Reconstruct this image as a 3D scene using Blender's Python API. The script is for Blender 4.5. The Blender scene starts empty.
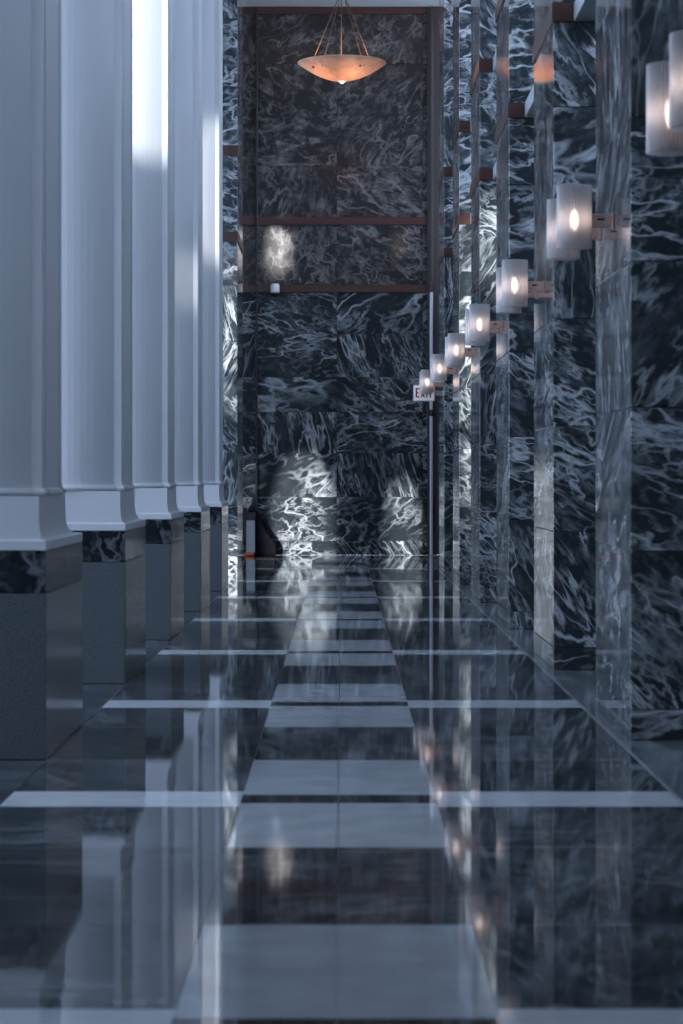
import bpy, bmesh, math, random
from mathutils import Vector, Matrix
random.seed(7)
C = bpy.context.scene.collection
PI = math.pi
F = 2400.0            # focal length in pixels of the 683 x 1024 frame
EYE = 1.25            # camera height
VX, VY = 341.5, 477.0 # vanishing point

# ------------------------------------------------------------------ helpers
def link(o, parent=None):
    C.objects.link(o)
    if parent: o.parent = parent
    return o

def empty(name, loc, label, cat, group=None, rz=0):
    o = bpy.data.objects.new(name, None)
    o.empty_display_size = 0.1
    o.location = loc
    o.rotation_euler = (0, 0, rz)
    o['label'] = label; o['category'] = cat
    if group: o['group'] = group
    return link(o)

class MB:
    """collects shapes into one mesh; every shape has its own material index and random number"""
    def __init__(s):
        s.bm = bmesh.new()
        s.rl = s.bm.faces.layers.float.new('rnd')
    def merge(s, b, mi=0, rnd=None, smooth=False):
        r = random.random() if rnd is None else rnd
        b.verts.ensure_lookup_table()
        m = [s.bm.verts.new(v.co) for v in b.verts]
        b.verts.index_update()
        for f in b.faces:
            try: g = s.bm.faces.new([m[v.index] for v in f.verts])
            except ValueError: continue
            g.material_index = mi; g[s.rl] = r; g.smooth = smooth or f.smooth
        b.free()
    def box(s, x0, x1, y0, y1, z0, z1, bev=0.0, mi=0, rnd=None, seg=1, smooth=False):
        b = bmesh.new()
        bmesh.ops.create_cube(b, size=1)
        for v in b.verts:
            v.co = Vector((x0 + (v.co.x + .5) * (x1 - x0), y0 + (v.co.y + .5) * (y1 - y0), z0 + (v.co.z + .5) * (z1 - z0)))
        if bev > 0:
            bmesh.ops.bevel(b, geom=list(b.edges), offset=bev, segments=seg, profile=.5, affect='EDGES', clamp_overlap=True)
        s.merge(b, mi, rnd, smooth)
    def quad(s, x0, x1, y0, y1, z, mi=0, rnd=None):
        b = bmesh.new()
        b.faces.new([b.verts.new(p) for p in ((x0, y0, z), (x1, y0, z), (x1, y1, z), (x0, y1, z))])
        s.merge(b, mi, rnd)
    def loft(s, rings, mi=0, cap=True, smooth=False, closed=True):
        """rings: list of equal-length point lists"""
        b = bmesh.new()
        R = [[b.verts.new(p) for p in r] for r in rings]
        n = len(R[0])
        for i in range(len(R) - 1):
            for j in range(n if closed else n - 1):
                f = b.faces.new([R[i][j], R[i][(j + 1) % n], R[i + 1][(j + 1) % n], R[i + 1][j]])
                f.smooth = smooth
        if cap:
            b.faces.new(list(reversed(R[0]))); b.faces.new(R[-1])
        bmesh.ops.recalc_face_normals(b, faces=b.faces)
        s.merge(b, mi)
    def lathe(s, prof, n=32, mi=0, cx=0, cy=0, smooth=True, cap=False):
        rings = [[(cx + r * math.cos(2 * PI * j / n), cy + r * math.sin(2 * PI * j / n), z) for j in range(n)] for r, z in prof]
        s.loft(rings, mi, cap, smooth)
    def tube(s, p, q, r, n=10, mi=0):
        p, q = Vector(p), Vector(q); d = (q - p).normalized()
        u = d.orthogonal().normalized(); w = d.cross(u)
        s.loft([[tuple(c + (u * math.cos(2 * PI * j / n) + w * math.sin(2 * PI * j / n)) * r) for j in range(n)] for c in (p, q)], mi, True, True)
    def prism(s, pts, axis, a, b_, mi=0, bev=0):
        """pts 2-D outline extruded along axis from a to b_"""
        def P(u, v, t):
            return {'x': (t, u, v), 'y': (u, t, v), 'z': (u, v, t)}[axis]
        b = bmesh.new()
        A = [b.verts.new(P(u, v, a)) for u, v in pts]; B = [b.verts.new(P(u, v, b_)) for u, v in pts]
        n = len(pts)
        for j in range(n): b.faces.new([A[j], A[(j + 1) % n], B[(j + 1) % n], B[j]])
        b.faces.new(A[::-1]); b.faces.new(B)
        bmesh.ops.recalc_face_normals(b, faces=b.faces)
        if bev: bmesh.ops.bevel(b, geom=list(b.edges), offset=bev, segments=2, profile=.5, affect='EDGES', clamp_overlap=True)
        s.merge(b, mi)
    def build(s, name, mats, parent=None, **props):
        me = bpy.data.meshes.new(name)
        s.bm.to_mesh(me); s.bm.free()
        for m in (mats if isinstance(mats, (list, tuple)) else [mats]): me.materials.append(m)
        o = bpy.data.objects.new(name, me)
        for k, v in props.items(): o[k] = v
        return link(o, parent)

# ------------------------------------------------------------------ materials
def newmat(name):
    m = bpy.data.materials.new(name); m.use_nodes = True
    nt = m.node_tree
    b = nt.nodes['Principled BSDF']
    return m, nt, b
def N(nt, t, **kw):
    n = nt.nodes.new(t)
    for k, v in kw.items():
        if k in n.inputs.keys(): n.inputs[k].default_value = v
        else: setattr(n, k, v)
    return n
def ramp(nt, src, stops):
    r = nt.nodes.new('ShaderNodeValToRGB')
    e = r.color_ramp.elements
    while len(e) < len(stops): e.new(.5)
    for el, (p, c) in zip(e, stops):
        el.position = p; el.color = c if len(c) == 4 else (*c, 1)
    nt.links.new(src, r.inputs[0]); return r.outputs[0]
def math_(nt, op, a, b=None, clamp=False):
    n = nt.nodes.new('ShaderNodeMath'); n.operation = op; n.use_clamp = clamp
    for i, v in enumerate((a, b)):
        if v is None: continue
        if isinstance(v, (int, float)): n.inputs[i].default_value = v
        else: nt.links.new(v, n.inputs[i])
    return n.outputs[0]
def mixc(nt, fac, a, b):
    n = nt.nodes.new('ShaderNodeMix'); n.data_type = 'RGBA'
    for i, v in ((0, fac), (6, a), (7, b)):
        if isinstance(v, (int, float)): n.inputs[i].default_value = v
        elif isinstance(v, tuple): n.inputs[i].default_value = (*v, 1) if len(v) == 3 else v
        else: nt.links.new(v, n.inputs[i])
    return n.outputs[2]
G = lambda v: (v, v, v)

def block_coords(nt):
    """object coordinates, shifted and turned by the block's own random number"""
    tc = N(nt, 'ShaderNodeTexCoord'); at = N(nt, 'ShaderNodeAttribute', attribute_name='rnd')
    wn = N(nt, 'ShaderNodeTexWhiteNoise', noise_dimensions='1D'); nt.links.new(at.outputs['Fac'], wn.inputs['W'])
    sc = N(nt, 'ShaderNodeVectorMath', operation='SCALE'); nt.links.new(wn.outputs['Color'], sc.inputs[0]); sc.inputs['Scale'].default_value = 60
    ad = N(nt, 'ShaderNodeVectorMath', operation='ADD'); nt.links.new(tc.outputs['Object'], ad.inputs[0]); nt.links.new(sc.outputs[0], ad.inputs[1])
    ro = N(nt, 'ShaderNodeVectorRotate', rotation_type='AXIS_ANGLE'); ro.inputs['Axis'].default_value = (.5, .7, .4)
    nt.links.new(ad.outputs[0], ro.inputs['Vector'])
    nt.links.new(math_(nt, 'MULTIPLY', wn.outputs['Value'], 6.28), ro.inputs['Angle'])
    return ro.outputs[0], wn.outputs['Value']

def marble(name, base, mid, vein, scale=1.0, amount=1.0, cloud=.5, rough=.08, fine=1.0, stretch=(1, 1, 2.2)):
    m, nt, b = newmat(name)
    P, rv = block_coords(nt)
    mp = N(nt, 'ShaderNodeMapping'); nt.links.new(P, mp.inputs[0]); mp.inputs['Scale'].default_value = tuple(scale * s for s in stretch)
    P = mp.outputs[0]
    w = N(nt, 'ShaderNodeTexNoise', Scale=1.1, Detail=4.0, Roughness=.55); nt.links.new(P, w.inputs['Vector'])
    sub = N(nt, 'ShaderNodeVectorMath', operation='SUBTRACT'); nt.links.new(w.outputs['Color'], sub.inputs[0]); sub.inputs[1].default_value = (.5, .5, .5)
    sc = N(nt, 'ShaderNodeVectorMath', operation='SCALE'); nt.links.new(sub.outputs[0], sc.inputs[0]); sc.inputs['Scale'].default_value = .38
    ad = N(nt, 'ShaderNodeVectorMath', operation='ADD'); nt.links.new(P, ad.inputs[0]); nt.links.new(sc.outputs[0], ad.inputs[1])
    W = ad.outputs[0]
    def veins(s, width, detail=3.0, vec=W):
        n = N(nt, 'ShaderNodeTexNoise', Scale=s, Detail=detail, Roughness=.5); nt.links.new(vec, n.inputs['Vector'])
        d = math_(nt, 'ABSOLUTE', math_(nt, 'SUBTRACT', n.outputs['Fac'], .5))
        return ramp(nt, d, [(0, G(1)), (width * .35, G(.62)), (width, G(0))])
    def mask(s, lo, hi):
        n = N(nt, 'ShaderNodeTexNoise', Scale=s, Detail=3.0); nt.links.new(P, n.inputs['Vector'])
        return ramp(nt, n.outputs['Fac'], [(lo, G(0)), (hi, G(1))])
    big = math_(nt, 'MULTIPLY', veins(.75, .016, 4.0), mask(.8, .42, .60))
    med = math_(nt, 'MULTIPLY', math_(nt, 'MULTIPLY', veins(1.9, .028, 5.0), mask(1.3, .46, .62)), .9)
    sm = math_(nt, 'MULTIPLY', math_(nt, 'MULTIPLY', veins(5.0, .06, 6.0), mask(1.7, .47, .64)), .7 * fine)
    ms = N(nt, 'ShaderNodeMapping'); nt.links.new(W, ms.inputs[0]); ms.inputs['Scale'].default_value = (.5, 2.0, 1.0)
    st = math_(nt, 'MULTIPLY', math_(nt, 'MULTIPLY', veins(1.5, .032, 4.0, ms.outputs[0]), mask(1.1, .42, .58)), 1.0)
    sm = math_(nt, 'MAXIMUM', sm, st)
    v = math_(nt, 'MAXIMUM', math_(nt, 'MAXIMUM', big, med), sm)
    v = math_(nt, 'MULTIPLY', v, amount, True)
    cl = N(nt, 'ShaderNodeTexNoise', Scale=3.2, Detail=10.0, Roughness=.72); nt.links.new(W, cl.inputs['Vector'])
    cm = ramp(nt, cl.outputs['Fac'], [(.50, G(0)), (.60, G(.35)), (.72, G(1))])
    cm = math_(nt, 'MULTIPLY', cm, cloud)
    # block to block variation of how cloudy the stone is
    cm = math_(nt, 'MULTIPLY', cm, math_(nt, 'ADD', math_(nt, 'MULTIPLY', rv, 1.0), .55), True)
    col = mixc(nt, cm, base, mid)
    col = mixc(nt, v, col, vein)
    nt.links.new(col, b.inputs['Base Color'])
    b.inputs['Roughness'].default_value = rough
    b.inputs['IOR'].default_value = 1.55
    return m

def plain(name, col, rough=.4, metal=0.0, noise=0.0, nscale=30.0, bump=0.0):
    m, nt, b = newmat(name)
    b.inputs['Roughness'].default_value = rough; b.inputs['Metallic'].default_value = metal
    n = N(nt, 'ShaderNodeTexNoise', Scale=nscale, Detail=5.0)
    tc = N(nt, 'ShaderNodeTexCoord'); nt.links.new(tc.outputs['Object'], n.inputs['Vector'])
    lo = tuple(c * (1 - noise) for c in col); hi = tuple(min(1, c * (1 + noise)) for c in col)
    nt.links.new(ramp(nt, n.outputs['Fac'], [(.3, lo), (.7, hi)]), b.inputs['Base Color'])
    if bump:
        bp = N(nt, 'ShaderNodeBump', Strength=bump, Distance=.002); nt.links.new(n.outputs['Fac'], bp.inputs['Height']); nt.links.new(bp.outputs[0], b.inputs['Normal'])
    return m

def polished(m, strength=.02, scale=1.6, dist=.01):
    nt = m.node_tree; b = nt.nodes['Principled BSDF']
    tc = N(nt, 'ShaderNodeTexCoord'); n = N(nt, 'ShaderNodeTexNoise', Scale=scale, Detail=2.0)
    nt.links.new(tc.outputs['Object'], n.inputs['Vector'])
    bp = N(nt, 'ShaderNodeBump', Strength=strength, Distance=dist)
    nt.links.new(n.outputs['Fac'], bp.inputs['Height']); nt.links.new(bp.outputs[0], b.inputs['Normal'])
    return m

M = {}
M['pier'] = marble('green black veined marble', (.027, .034, .040), (.21, .24, .26), (.64, .67, .69), 1.35, .9, .9, .07, stretch=(.6, 1.9, 1.1))
M['wall_low'] = marble('veined marble of end wall', (.016, .020, .024), (.07, .085, .092), (.48, .51, .53), 1.1, .68, .75, .10, fine=.7, stretch=(.6, 1.9, 1.0))
M['wall_high'] = marble('cloudy end wall marble with painted lamp glow', (.021, .018, .018), (.17, .145, .138), (.30, .265, .255), 1.1, .55, 1.0, .16, stretch=(1, 1, 1.6))  # brown tone paints the pendant's warm glow into the upper stone
M['cap'] = marble('black marble band', (.010, .013, .017), (.05, .055, .06), (.42, .44, .47), 1.6, .45, .5, .08)
M['floor_dark'] = polished(marble('dark floor marble', (.024, .030, .036), (.14, .16, .175), (.27, .29, .31), 1.0, .7, 1.0, .04, stretch=(.55, 2.2, 1)), .03)
M['floor_light'] = polished(plain('pale floor marble', (.47, .50, .53), .04, 0, .12, 5), .03)
M['floor_white'] = polished(plain('white floor strip', (.60, .63, .66), .04, 0, .08, 6), .03)
M['floor_black'] = polished(plain('black floor strip', (.022, .020, .022), .04, 0, .25, 8), .03)
M['floor_grey'] = polished(plain('grey granite floor', (.16, .175, .19), .10, 0, .12, 40), .03)
M['joint'] = plain('floor joint', (.018, .020, .022), .3)
M['granite'] = plain('grey speckled granite', (.088, .10, .11), .17, 0, .45, 130)
M['white'] = plain('white painted metal casing', (.56, .57, .59), .42, 0, .015, 3)
M['red'] = plain('red brown granite band', (.072, .032, .026), .22, 0, .3, 90)
M['brown'] = plain('dark brown metal panel', (.045, .032, .030), .35, 0, .1, 20)
M['plaster'] = plain('white ceiling plaster', (.50, .49, .48), .8, 0, .04, 12)
M['steel'] = plain('brushed steel', (.62, .64, .67), .34, .85, .05, 60)
M['grey_metal'] = plain('grey painted metal', (.34, .36, .38), .4, .2, .06, 30)
M['black'] = plain('black plastic', (.010, .010, .012), .45, 0, .3, 30)
M['black_matte'] = plain('matte black cover', (.004, .004, .005), .95, 0, .3, 30)
M['black_matte'].node_tree.nodes['Principled BSDF'].inputs['Specular IOR Level'].default_value = .1
M['black_gloss'] = plain('dark dome glass', (.006, .006, .008), .06)
M['copper'] = plain('copper', (.85, .58, .50), .34, .45, .06, 40)
M['copper_dark'] = plain('aged copper rod', (.13, .075, .055), .4, .6, .1, 40)
M['cam_white'] = plain('white camera housing', (.72, .73, .74), .4, 0, .03, 20)
M['orange'] = plain('orange plastic', (.55, .13, .06), .45, 0, .1, 30)
M['pave'] = plain('pale plaza paving', (.40, .41, .42), .7, 0, .1, 1.2)
M['sign_white'] = plain('white sign face', (.78, .78, .80), .35, 0, .02, 20)
M['sign_white'].node_tree.nodes['Principled BSDF'].inputs['Emission Color'].default_value = (1, .93, .95, 1)
M['sign_white'].node_tree.nodes['Principled BSDF'].inputs['Emission Strength'].default_value = .22
M['sign_red'] = plain('red lettering', (.30, .012, .02), .4, 0, .05, 20)

def emitter(name, col, s):
    m, nt, b = newmat(name)
    b.inputs['Base Color'].default_value = (*col, 1)
    b.inputs['Emission Color'].default_value = (*col, 1); b.inputs['Emission Strength'].default_value = s
    return m
M['bulb'] = emitter('glowing bulb', (1, .78, .66), 10.5)
M['finial'] = emitter('lit glass finial', (1, .86, .66), 1.1)

def translucent_glass(name, white, trans, tl, gl, tint=(1, 1, 1), rib=0):
    m, nt, b = newmat(name); nt.nodes.remove(b)
    out = nt.nodes['Material Output']
    T = N(nt, 'ShaderNodeBsdfTransparent'); T.inputs[0].default_value = (*tint, 1)
    D = N(nt, 'ShaderNodeBsdfDiffuse'); D.inputs[0].default_value = (*white, 1)
    L = N(nt, 'ShaderNodeBsdfTranslucent'); L.inputs[0].default_value = (*white, 1)
    Gl = N(nt, 'ShaderNodeBsdfGlossy', Roughness=.12)
    a = N(nt, 'ShaderNodeMixShader'); a.inputs[0].default_value = tl; nt.links.new(D.outputs[0], a.inputs[1]); nt.links.new(L.outputs[0], a.inputs[2])
    c = N(nt, 'ShaderNodeMixShader'); c.inputs[0].default_value = trans; nt.links.new(a.outputs[0], c.inputs[1]); nt.links.new(T.outputs[0], c.inputs[2])
    fr = N(nt, 'ShaderNodeFresnel', IOR=1.45)
    e = N(nt, 'ShaderNodeMixShader'); nt.links.new(math_(nt, 'MULTIPLY', fr.outputs[0], gl), e.inputs[0]); nt.links.new(c.outputs[0], e.inputs[1]); nt.links.new(Gl.outputs[0], e.inputs[2])
    nt.links.new(e.outputs[0], out.inputs[0]); return m
M['shade'] = translucent_glass('ribbed frosted glass', (.93, .92, .94), .36, .5, .6)
M['pane'] = translucent_glass('clear window glass', (.9, .9, .9), 1.0, .5, .35, (.96, .98, 1))
# alabaster bowl: white stone that lets the lamps inside shine through
def alabaster():
    m, nt, b = newmat('alabaster bowl'); nt.nodes.remove(b); out = nt.nodes['Material Output']
    tc = N(nt, 'ShaderNodeTexCoord'); n = N(nt, 'ShaderNodeTexNoise', Scale=5.0, Detail=6.0, Roughness=.6); nt.links.new(tc.outputs['Object'], n.inputs['Vector'])
    col = ramp(nt, n.outputs['Fac'], [(.35, (.54, .39, .31)), (.65, (.76, .59, .48))])
    D = N(nt, 'ShaderNodeBsdfDiffuse'); L = N(nt, 'ShaderNodeBsdfTranslucent'); nt.links.new(col, D.inputs[0]); nt.links.new(col, L.inputs[0])
    a = N(nt, 'ShaderNodeMixShader'); a.inputs[0].default_value = .42; nt.links.new(D.outputs[0], a.inputs[1]); nt.links.new(L.outputs[0], a.inputs[2])
    nt.links.new(a.outputs[0], out.inputs[0]); return m
M['alabaster'] = alabaster()

# ------------------------------------------------------------------ dimensions
XL = -1.306           # corridor face of the pedestals
XR = 1.375            # corridor face of the right piers
YF = 38.4             # end wall
YB = -6.0             # wall behind the camera
XW = -3.9             # window line
XRW = 2.7             # right wall behind the piers
ZC = 8.77             # ceiling
B1, B2 = (4.20, 4.325), (5.28, 5.41)

# ------------------------------------------------------------------ floor
f = MB()
FM = [M['joint'], M['floor_dark'], M['floor_light'], M['floor_white'], M['floor_black'], M['floor_grey']]
f.box(XW, XRW, YB, YF, -.12, -.0015, mi=0)
g = .0013
def slab(x0, x1, y0, y1, mi): f.quad(x0 + g, x1 - g, max(y0, YB) + g, min(y1, YF) - g, 0, mi)
cx0, cxm, cx1 = -.388, -.012, .366
EL, ER = -1.300, 1.302
y = 9.20 - 3.9 * 4
while y < YF:
    rows = ((y, y + .24, 4), (y + .24, y + 1.40, 2), (y + 1.40, y + 2.80, 1), (y + 2.80, y + 3.9, 2))
    sides = ((y - .10, y + .34, 3), (y + .34, y + 1.40, 1), (y + 1.40, y + 2.80, 1), (y + 2.80, y + 3.8, 1))
    for (a, b_, mc) in rows:
        if b_ <= YB + .05 or a >= YF - .05: continue
        slab(cx0, cxm, a, b_, mc); slab(cxm, cx1, a, b_, mc)
    for (a, b_, ms) in sides:
        if b_ <= YB + .05 or a >= YF - .05: continue
        slab(EL, cx0, a, b_, ms); slab(cx1, ER, a, b_, ms); slab(XW, EL, a, b_, 1)
    y += 3.9
# border strip and the plain grey floor under the right piers
y = YB
while y < YF:
    slab(ER, ER + .016, y, y + 2.0, 2); slab(ER + .016, XRW, y, y + 2.0, 5); y += 2.0
f.build('floor', FM, kind='structure')

# ------------------------------------------------------------------ ceiling and walls
c = MB(); c.box(XW - .2, XRW + .2, YB - .2, YF + .3, ZC, ZC + .3); c.build('ceiling', M['plaster'], kind='structure')

w = MB()
zs = [0, .226, .93, 1.63, 2.29, 2.85, 3.54, B1[0]]
xs = [XW, -2.6, -1.355, -.075, 1.30, XRW]
jn = .0035
def course(mb, za, zb, mi, y0=YF, y1=YF + .25, xs=xs):
    for i in range(len(xs) - 1):
        mb.box(xs[i] + jn / 2, xs[i + 1] - jn / 2, y0, y1, za + jn / 2, zb - jn / 2, .003, mi)
for a, b_ in zip(zs[:-1], zs[1:]): course(w, a, b_, 0)
for (a, b_) in (B1, B2, (8.655, ZC)): w.box(XW, XRW, YF - .03, YF + .25, a, b_, .004, 2)
course(w, B1[1], B2[0], 1)
zh = [B2[1], 6.23, 7.03, 7.86, 8.655]
for a, b_ in zip(zh[:-1], zh[1:]): course(w, a, b_, 1)
w.box(XW, XRW, YF + .02, YF + .3, 0, ZC, 0, 3)
w.build('wall_far', [M['wall_low'], M['wall_high'], M['red'], M['black']], kind='structure')

m = MB(); m.box(XRW, XRW + .2, YB, YF, 0, 4.4, .004); m.build('wall_right', M['floor_grey'], kind='structure')
m = MB()
for i in range(12):
    yy = YB + i * (YF - YB) / 11; m.box(XRW + .02, XRW + .16, max(YB, yy - .05), min(YF, yy + .05), 4.4, ZC, .004)
for z in (4.45, 6.6, ZC - .06): m.box(XRW + .03, XRW + .15, YB, YF, z - .05, z + .05, .004)
wr = m.build('added_clerestory', M['grey_metal'], kind='structure')  # unseen clerestory, added to brighten the column sides and the hall
m = MB(); m.box(XRW + .085, XRW + .095, YB, YF, 4.45, ZC - .05); m.build('pane', M['pane'], wr)
m = MB(); m.box(XW - .1, XW + .1, 35.4, YF, 0, ZC, .004); m.box(XW - .1, XW + .1, YB, 7.6, 0, ZC, .004); m.build('wall_left', M['wall_low'], kind='structure')  # unseen solid wall ends, extents set to darken nearest column and end wall
wb = MB()
for a, b_ in zip([0, 2.2, 4.4, 6.6], [2.2, 4.4, 6.6, ZC]):
    for p, q in zip([XW, -1.7, .5], [-1.7, .5, XRW]): wb.box(p + .002, q - .002, YB - .2, YB, a + .002, b_ - .002, .003)
wb.build('wall_back', M['wall_low'], kind='structure')

# tall unseen window front behind the left columns, design invented to admit the side daylight
wf = MB()
YE = 35.4; YS = 7.6
ys = [YS + .04] + [YB + i * 3.9 for i in range(4, 11)] + [YE - .04]
for yy in ys: wf.box(XW - .12, XW + .06, max(YB, yy - .04), min(YE, yy + .04), 0, ZC, .004)
for z in (.05, 2.9, 5.85, ZC - .06): wf.box(XW - .10, XW + .04, YS, YE, z - .05, z + .05, .004)
win = wf.build('window_1', M['grey_metal'], kind='structure')
gp = MB()
gp.box(XW - .015, XW - .005, YS, YE, .05, ZC - .05)
gp.build('pane', M['pane'], win)
pv = MB(); pv.box(-70, XW - .25, -50, 70, -.3, -.12); pv.build('trim_1', M['pave'], kind='structure')  # paved ground outside the window front, out of view

# trims on the end wall
t = MB(); t.box(-1.374, -1.340, YF - .06, YF - .002, 0, ZC - .01, .006); t.build('trim_2', M['black'], kind='structure')
t = MB(); t.box(1.404, 1.468, YF - .09, YF - .032, 4.2, ZC - .01, .01); t.box(1.372, 1.404, YF - .07, YF - .032, 0, ZC - .01, .004); t.box(1.468, 1.72, YF - .05, YF - .032, .02, ZC - .01, .004)
t.build('trim_3', M['brown'], kind='structure')
t = MB(); t.box(1.408, 1.462, YF - .11, YF - .032, 0, 4.2, .012, seg=3, smooth=False); t.build('trim_4', M['steel'], kind='structure')

# ------------------------------------------------------------------ white columns on the left
def rect_ring(x0, x1, y0, y1, z, bow=0.0, steps=()):
    return None
def plan(grow=0.0, step=1.0):
    """plan of a casing (local: x runs from the corridor face to the window side, y into depth): a rounded front
       and back between square fillets, and a corridor face with shallow stepped grooves"""
    xa, xb, ya, yb = -.036 + grow, -.664 - grow, .135 - grow, 1.00 + grow
    s = .012
    P = [(xa, ya), (xa, ya + .10), (xa - s, ya + .10), (xa - s, ya + .15), (xa, ya + .15), (xa, yb - .22), (xa - s, yb - .22),
         (xa - s, yb - .16), (xa, yb - .16), (xa, yb - .10), (xa - 2 * s, yb - .10), (xa - 2 * s, yb)]
    n = 14
    x0, x1 = xa - .045, xb + .045
    bow = lambda i: .13 * (1 - (2 * i / n - 1) ** 2)
    P += [(x0, yb)] + [(x0 + (x1 - x0) * i / n, yb + bow(i) * .4) for i in range(1, n)] + [(x1, yb)]
    P += [(xb + s, yb), (xb + s, yb - .10), (xb, yb - .10), (xb, ya + .10), (xb + s, ya + .10), (xb + s, ya)]
    P += [(x1, ya)] + [(x1 + (x0 - x1) * i / n, ya - bow(i)) for i in range(1, n)] + [(x0, ya)]
    return P
def ring(grow, z, step=1.0): return [(x, y_, z) for x, y_ in plan(grow, step)]
def box_ring(x0, x1, y0, y1, z): return [(x0, y0, z), (x1, y0, z), (x1, y1, z), (x0, y1, z)]

ZP = .925  # top of pedestal
def white_column(k, Y, label):
    e = empty('white_column', (XL, Y, 0), label, 'column', 'white columns along the window side')
    m = MB(); m.box(-.70, 0, 0, 1.5, 0, .735, .004); m.build('pedestal', M['granite'], e, label='grey speckled granite pedestal')
    m = MB(); m.box(-.70, 0, 0, .748, .738, ZP, .003); m.box(-.70, 0, .752, 1.5, .738, ZP, .003)
    m.build('pedestal_band', M['cap'], e, label='black veined marble band')
    m = MB()   # white base block: plate, cavetto
    A = [(.0, -.70, .0, 1.5, ZP + .002), (.0, -.70, .0, 1.5, ZP + .040), (-.006, -.694, .004, 1.49, ZP + .046), (-.012, -.688, .006, 1.36, ZP + .048)]
    for i in range(7):
        q = math.sin(i / 6 * PI / 2); A.append((-.014 - .018 * q, -.686 + .018 * q, .008 + .002 * q, 1.30 - .27 * q, ZP + .05 + .10 * (1 - math.cos(i / 6 * PI / 2))))
    A.append((-.032, -.668, .010, 1.03, 1.165))
    m.loft([box_ring(*a) for a in A]); m.build('base', M['white'], e)
    m = MB()
    B = [(.006, 1.165), (.016, 1.172), (.020, 1.182), (.016, 1.193), (.006, 1.20), (.004, 1.215)]
    m.loft([[(x, y_, z) for x, y_ in plan(g_, 1.0)] for g_, z in B]); m.build('ring_moulding', M['white'], e)
    m = MB(); m.loft([ring(0, 1.215), ring(0, ZC - .001)]); m.build('shaft', M['white'], e)
ord_ = ['white column out of view nearest the camera', 'nearest white column, cut off by the left edge of the photo', 'second white column in view from the left edge',
        'third white column in view, with a bright sunlit patch high on it', 'fourth white column in view, narrow and in shade', 'farthest white column, beside the left marble pier']
for k in range(-1, 5): white_column(k, 10.6 + 3.9 * k, ord_[k + 1])

# ------------------------------------------------------------------ marble piers
PZ = [0, .144, .896, 1.58, 2.275, 2.96, 3.65, B1[0]]
PH = [B2[1], 6.15, 7.0, 7.9, ZC]
def marble_pier(X, Y, W, D, side, label, grp):
    """side +1: the pier lies to the right of its corridor face, -1: to the left"""
    e = empty('marble_pier', (X, Y, 0), label, 'pier', grp)
    m = MB()
    def blk(a, b_):
        x0, x1 = (0, W) if side > 0 else (-W, 0)
        m.box(x0, x1, 0, D, a + .002, b_ - .002, .004)
    for a, b_ in list(zip(PZ[:-1], PZ[1:])) + [(B1[1], B2[0])] + list(zip(PH[:-1], PH[1:])): blk(a, b_)
    m.box(*((.01, W - .01) if side > 0 else (-W + .01, -.01)), .01, D - .01, 0, ZC - .003, 0, mi=1)
    m.build('shaft', [M['pier'], M['black']], e)
    for a, b_ in (B1, B2):
        m = MB()
        if side > 0: m.box(-.012, .13, -.012, D + .012, a, b_, .003); m.box(.13, W, .0, D, a, b_, .0)
        else: m.box(-.13, .012, -.012, D + .012, a, b_, .003); m.box(-W, -.13, .0, D, a, b_, .0)
        m.build('band', M['red'], e, label='red brown stone band')
    return e
names = ['marble pier carrying the wall lamps cut by the right edge', 'nearest marble pier, at the right edge of the photo', 'second marble pier from the right edge',
         'third marble pier from the right edge', 'fourth marble pier from the right edge', 'fifth marble pier from the right edge, catching pale sunlight', 'farthest marble pier on the right, beside the exit sign']
RP = [11.4 + 4.158 * k for k in range(-1, 6)]
for Yp, nm in zip(RP, names): marble_pier(XR, Yp, .62, 1.59, 1, nm, 'marble piers along the right side')
lp = marble_pier(XL, 30.1, .70, 1.6, -1, 'marble pier beyond the last white column on the left', None)

# light metal transom bars bridging the bays between the right piers
n = 5
for (a, b_) in (B1, B2):
    for Yp, Yq in zip(RP[:-1], RP[1:]):
        m = MB(); m.box(XR + .13, XR + .30, Yp + 1.605, Yq - .015, a - .0, b_ - .0, .004)
        m.build('trim_%d' % n, M['grey_metal'], kind='structure'); n += 1

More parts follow.
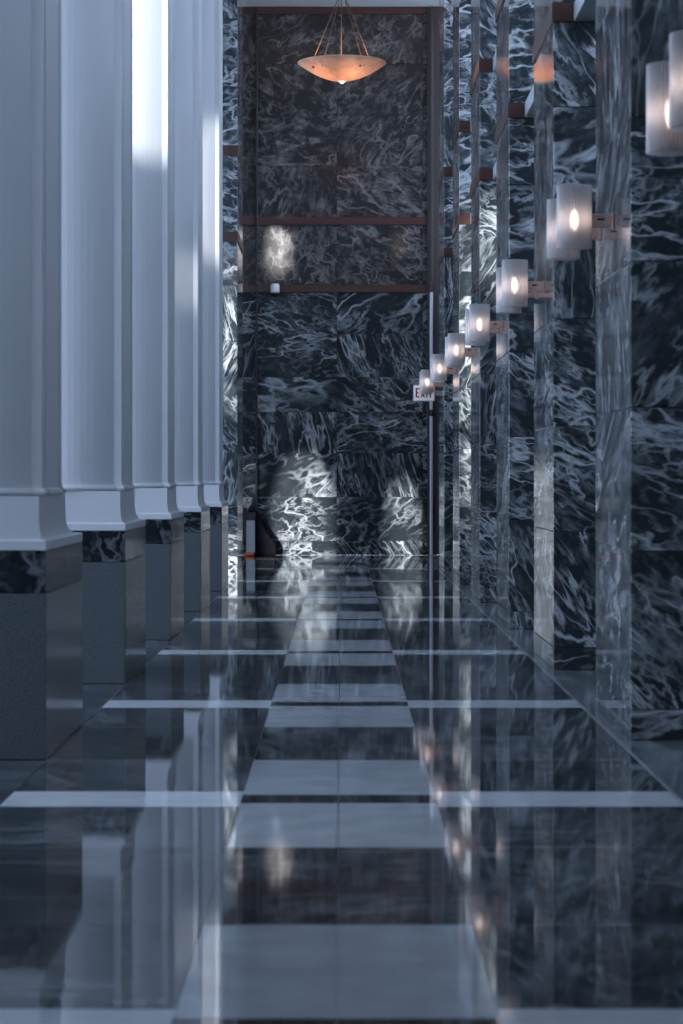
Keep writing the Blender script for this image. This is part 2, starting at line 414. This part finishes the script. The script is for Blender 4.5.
# ------------------------------------------------------------------ wall lamps
ZS0, ZS1 = 2.405, 2.72
XSH = 1.176          # centre of the shade
def ribbed(mb, r, z0, z1, n=36, amp=.0036, th=.005):
    seg = n * 4
    def rr(j, d): return r - d + amp * math.cos(2 * PI * j * n / seg)
    def R(d, z): return [(rr(j, d) * math.cos(2 * PI * j / seg), rr(j, d) * math.sin(2 * PI * j / seg), z) for j in range(seg)]
    mb.loft([R(0, z0), R(0, z1), R(th, z1), R(th, z0), R(0, z0)], cap=False, smooth=True)
def sconce_parts(e):
    m = MB(); ribbed(m, .085, ZS0, ZS1); m.build('shade', M['shade'], e, label='ribbed frosted glass shade')
    m = MB()
    m.lathe([(.0, ZS0 + .006), (.046, ZS0 + .006), (.074, ZS0 + .014), (.0775, ZS0 + .020), (.074, ZS0 + .024), (.049, ZS0 + .018), (.047, ZS0 + .080), (.042, ZS0 + .084), (.0, ZS0 + .084)], 32)
    m.build('dish', M['copper'], e, label='copper dish and lamp holder')
    m = MB(); m.lathe([(.0, ZS0 + .084), (.010, ZS0 + .090), (.020, ZS0 + .118), (.025, ZS0 + .145), (.018, ZS0 + .172), (.008, ZS0 + .195), (.0, ZS0 + .202)], 16)
    m.build('bulb', M['bulb'], e, label='glowing candle bulb')
    m = MB()
    xw = XR - XSH
    m.box(.080, xw - .012, -.016, .016, ZS0 + .105, ZS0 + .172, .004)
    a = m.build('arm', M['copper'], e, label='copper box arm')
    m = MB(); m.box(.115, .150, -.0175, -.0155, ZS0 + .140, ZS0 + .150, .0); m.build('slot', M['black'], a)
    m = MB(); m.box(xw - .012, xw - .0006, -.022, .022, ZS0 + .098, ZS0 + .179, .003); m.build('back_plate', M['copper'], e)
posn = ['out-of-view pier by the right edge', 'nearest marble pier at the right', 'second marble pier', 'third marble pier', 'fourth marble pier', 'fifth marble pier', 'farthest right marble pier by the exit sign']
posl = ['largest pair, cut by right edge', 'second pair from right edge', 'third pair from right edge', 'fourth pair from right edge', 'fifth pair from right edge',
        'sixth pair from right edge', 'smallest pair above exit sign']
proto = None
for i, Yp in enumerate(RP):
    for j, (dy, nf) in enumerate(((.72, 'nearer'), (1.32, 'farther'))):
        lab = 'lit ribbed glass wall lamp, %s of %s' % (nf, posl[i])
        if proto is None:
            proto = empty('wall_lamp', (XSH, Yp + dy, 0), lab, 'wall lamp', 'wall lamps on the right piers'); sconce_parts(proto)
        else:
            r = proto.copy(); C.objects.link(r); r.location = (XSH, Yp + dy, 0); r['label'] = lab
            for ch in list(proto.children):
                q = ch.copy(); C.objects.link(q); q.parent = r
                for gch in ch.children:
                    d = gch.copy(); C.objects.link(d); d.parent = q

# ------------------------------------------------------------------ exit sign
Ye = RP[-1] + 1.46
def at(px, py, Y): return ((px - VX) / F * Y, EYE + (VY - py) / F * Y)
x0, z1 = at(413.2, 385, Ye); x1, z0 = at(435, 401.2, Ye)
e = empty('exit_sign', ((x0 + x1) / 2, Ye, z0), 'small white exit sign with red letters beside the farthest right pier', 'sign')
hw, hh = (x1 - x0) / 2, z1 - z0
m = MB(); m.box(-hw, hw, -.02, .02, 0, hh, .004); m.box(hw - .002, XR - (x0 + x1) / 2 - .0005, -.012, .012, hh * .35, hh * .65, .002)
m.build('frame', M['cam_white'], e)
m = MB(); m.box(-hw + .014, hw - .014, -.023, -.0195, .014, hh - .014); m.build('face', M['sign_white'], e)
L = MB(); lt = .021; zb, zt = .05, hh - .065
yy0, yy1 = -.026, -.0225
def bar(xa, xb, za, zb_): L.box(xa, xb, yy0, yy1, za, zb_)
xE = -hw + .034; wE = .052; zE = zt + .022
bar(xE, xE + lt, zb, zE); bar(xE, xE + wE, zb, zb + .018); bar(xE, xE + wE, zE - .018, zE); bar(xE, xE + wE * .8, (zb + zE) / 2 - .009, (zb + zE) / 2 + .009)
xX = xE + wE + .014; wX = .066
L.prism([(xX, zb), (xX + lt, zb), (xX + wX, zt), (xX + wX - lt, zt)], 'y', yy0, yy1)
L.prism([(xX + wX - lt, zb), (xX + wX, zb), (xX + lt, zt), (xX, zt)], 'y', yy0 - .0004, yy1)
xI = xX + wX + .013; bar(xI, xI + lt, zb, zt)
xT = xI + lt + .012; wT = .056
bar(xT, xT + wT, zt - .018, zt); bar(xT + wT / 2 - lt / 2, xT + wT / 2 + lt / 2, zb, zt)
L.build('lettering', M['sign_red'], e, label='red letters EXIT')

# small black fitting on the steel strip under the sign
xk, zk = at(433, 413, YF - .1)
k_ = MB(); k_.lathe([(0, -.055), (.03, -.05), (.045, -.02), (.045, .02), (.03, .05), (0, .055)], 16)
k_.tube((0, 0, 0), (0, .07, 0), .018)
ko = k_.build('round_fitting', M['black'], label='small black round fitting on the end wall below the exit sign', category='wall fitting')
ko.location = (1.436, YF - .175, zk)

# ------------------------------------------------------------------ pendant bowl
Yl = 33.2
xl, zt_ = at(342, 63, Yl); R_ = 44.5 / F * Yl; zb_ = EYE + (VY - 81.5) / F * Yl
h_ = zt_ - zb_
e = empty('pendant_lamp', (xl, Yl, zb_), 'glowing alabaster bowl pendant lamp hanging before the end wall', 'lamp')
prof = []
nb = 18
for i in range(nb + 1):
    t_ = i / nb; prof.append((R_ * t_, h_ * t_ ** 1.8))
inner = [(max(0, r - .018), z + .012) for r, z in reversed(prof)]
m = MB(); m.lathe([(.002, 0)] + prof[1:] + [(R_ - .006, h_ + .008)] + inner[:-1] + [(.002, .014)], 56)
m.build('bowl', M['alabaster'], e)
m = MB(); m.lathe([(.0, -.035), (.02, -.030), (.03, -.012), (.05, -.004), (.05, .004), (.0, .006)], 20); m.build('finial', M['finial'], e, label='bright glass finial')
zh_ = h_ + .98
for q in range(5):
    a = 2 * PI * q / 5 + .35
    rr_ = .80 * R_
    m = MB(); m.tube((rr_ * math.cos(a), rr_ * math.sin(a), h_ * .55), (.02 * math.cos(a), .02 * math.sin(a), zh_), .0055, 8)
    m.build('hanging_rod', M['copper_dark'], e)
    m = MB(); rb = .90 * R_
    m.lathe([(0, -.012), (.012, -.010), (.016, 0), (.012, .010), (0, .012)], 12, cx=rb * math.cos(a - .2), cy=rb * math.sin(a - .2)); o = m.build('clip', M['black'], e); o.location.z = h_ * .52
m = MB(); m.lathe([(0, zh_ - .03), (.05, zh_ - .03), (.06, zh_), (.03, zh_ + .05), (.012, zh_ + .06), (.012, ZC - zb_ - .05), (.09, ZC - zb_ - .04), (.09, ZC - zb_ - .001), (0, ZC - zb_ - .001)], 20)
m.build('stem', M['copper_dark'], e)
for i, (dx, dy) in enumerate(((-.26, -.10), (.13, -.24), (.14, .24))):
    l = bpy.data.lights.new('bowl_bulb', 'POINT'); l.energy = 20; l.color = (1, .62, .34); l.shadow_soft_size = .045
    o = bpy.data.objects.new('bowl_bulb', l); o.location = (dx, dy, h_ * .5 + .03); o.parent = e; C.objects.link(o)

# ------------------------------------------------------------------ dome camera
xc, zc = at(275.3, 285, YF)
e = empty('security_camera', (xc, YF - .03, zc), 'small white dome security camera on the red band of the end wall', 'security camera')
m = MB(); m.lathe([(0, .0), (.05, 0), (.072, -.02), (.074, -.11), (.068, -.135), (0, -.135)], 28, cy=-.13); m.build('housing', M['cam_white'], e)
m = MB(); m.lathe([(0, -.136), (.064, -.136), (.060, -.165), (.042, -.19), (.02, -.201), (0, -.204)], 28, cy=-.13); m.build('dome', M['black_gloss'], e, label='black glass dome')
m = MB(); m.box(-.03, .03, -.13, .002, -.07, -.02, .008); m.box(-.06, .06, -.012, .002, -.12, .02, .003); m.build('bracket', M['cam_white'], e)

# ------------------------------------------------------------------ dark machine in the far left corner
Ym = 38.0
def mx(px): return (px - VX) / F * Ym
def mz(py): return EYE + (VY - py) / F * Ym + .0
zo = mz(556.5)
def lz(py): return max(.0, mz(py) - zo)
ox = mx(258)
e = empty('floor_machine', (ox, Ym, 0), 'black wedge-shaped machine with a grey panel standing in the far left corner', 'machine')
LX = lambda px: mx(px) - ox
m = MB(); m.prism([(LX(255), .03), (LX(275.6), .03), (LX(275.8), lz(546)), (LX(268), lz(535)), (LX(262), lz(526)), (LX(258.6), lz(516)), (LX(257.5), lz(512)), (LX(255), lz(512))], 'y', .02, .34, bev=.012)
m.build('body', M['black_matte'], e)
m = MB(); m.box(LX(245.5), LX(256), .0, .33, lz(554), lz(513), .012); m.build('column', M['black'], e)
m = MB(); m.box(LX(243), LX(246.3), .04, .30, lz(541), lz(508.5), .008); m.build('handle', M['black'], e)
m = MB(); m.box(LX(246.2), LX(255), -.014, .004, lz(553), lz(521), .006); m.build('front_panel', M['grey_metal'], e, label='grey front panel')
m = MB(); m.box(LX(245), LX(254.3), -.09, .0, .004, lz(552.5), .01); m.build('foot_block', M['orange'], e, label='orange block at the foot')
for yw in (.10, .28):
    m = MB(); m.tube((LX(247), yw, .034), (LX(275), yw, .034), .0335, 16); m.build('wheel', M['black'], e)

# ------------------------------------------------------------------ light
sc = bpy.context.scene
wd = bpy.data.worlds.new('sky'); sc.world = wd; wd.use_nodes = True
nt = wd.node_tree; bg = nt.nodes['Background']
bg.inputs['Color'].default_value = (.60, .745, 1.0, 1); bg.inputs['Strength'].default_value = 4.4

def glint(target, slope, rise, dist, w, h, power, blend=.25, roll=0):
    """sun thrown back by a window across the street: a narrow beam from outside, behind the camera's left"""
    d = Vector((slope, 1.0, -rise)).normalized()
    src = Vector(target) - d * dist
    l = bpy.data.lights.new('sun_glint', 'SPOT'); l.energy = power; l.color = (1, .98, .95); l.shadow_soft_size = .12
    ang = 2 * math.atan(h / 2 / dist); l.spot_size = ang; l.spot_blend = blend
    o = bpy.data.objects.new('sun_glint', l); o.location = src
    o.rotation_euler = (d.to_track_quat('-Z', 'Y')).to_euler(); o.scale = (w / h, 1, 1)
    C.objects.link(o)
glint((-1.52, 18.4, 4.85), 0.347, .10, 26, .9, 2.3, 90000, .06)
glint((-1.43, 26.2, 4.40), 0.361, .10, 26, .5, 1.7, 60000, .25)
glint((-1.42, 22.3, 3.1), 0.362, .10, 26, .3, .7, 30000, .6)
glint((-1.00, YF, 4.9), 0.258, .06, 30, .42, 1.0, 330000, .7)
glint((.92, YF, 4.95), .664, .06, 30, .25, .6, 150000, .9)
glint((-.62, YF, .50), .293, .05, 30, 1.0, 2.4, 215000, .18)
glint((-1.47, YF, 1.15), .664, .05, 30, .28, .8, 60000, .6)
glint((.98, YF, .45), .664, .05, 30, .46, 1.65, 240000, .25)
glint((1.50, 28.03, 2.6), 0.429, .06, 30, .30, 4.2, 160000, .5)
glint((1.52, 23.87, 3.55), 0.440, .06, 30, .34, 1.1, 160000, .5)
glint((-1.38, 30.1, .25), 0.368, .04, 28, .35, .62, 200000, .1)
glint((-1.38, 30.1, 3.0), 0.368, .04, 28, .35, 2.2, 110000, .4)

# ------------------------------------------------------------------ camera
cam = bpy.data.cameras.new('camera'); co = bpy.data.objects.new('camera', cam); C.objects.link(co)
co.location = (0, 0, EYE); co.rotation_euler = (PI / 2, 0, 0)
cam.sensor_fit = 'HORIZONTAL'; cam.sensor_width = 24.0; cam.lens = 24.0 * F / 683
cam.shift_y = (VY - 512) / 683.0
cam.clip_start = .1; cam.clip_end = 300
cam.dof.use_dof = True; cam.dof.focus_distance = 26.0; cam.dof.aperture_fstop = 5.0
sc.camera = co

sc.view_settings.view_transform = 'Standard'; sc.view_settings.look = 'None'
sc.view_settings.gamma = 1.0; sc.view_settings.exposure = 0.0; sc.view_settings.use_curve_mapping = False
sc.cycles.use_denoising = True
sc.cycles.max_bounces = 10; sc.cycles.diffuse_bounces = 5; sc.cycles.glossy_bounces = 6; sc.cycles.transparent_max_bounces = 24
sc.cycles.caustics_reflective = False; sc.cycles.caustics_refractive = False
sc.cycles.sample_clamp_indirect = 6.0
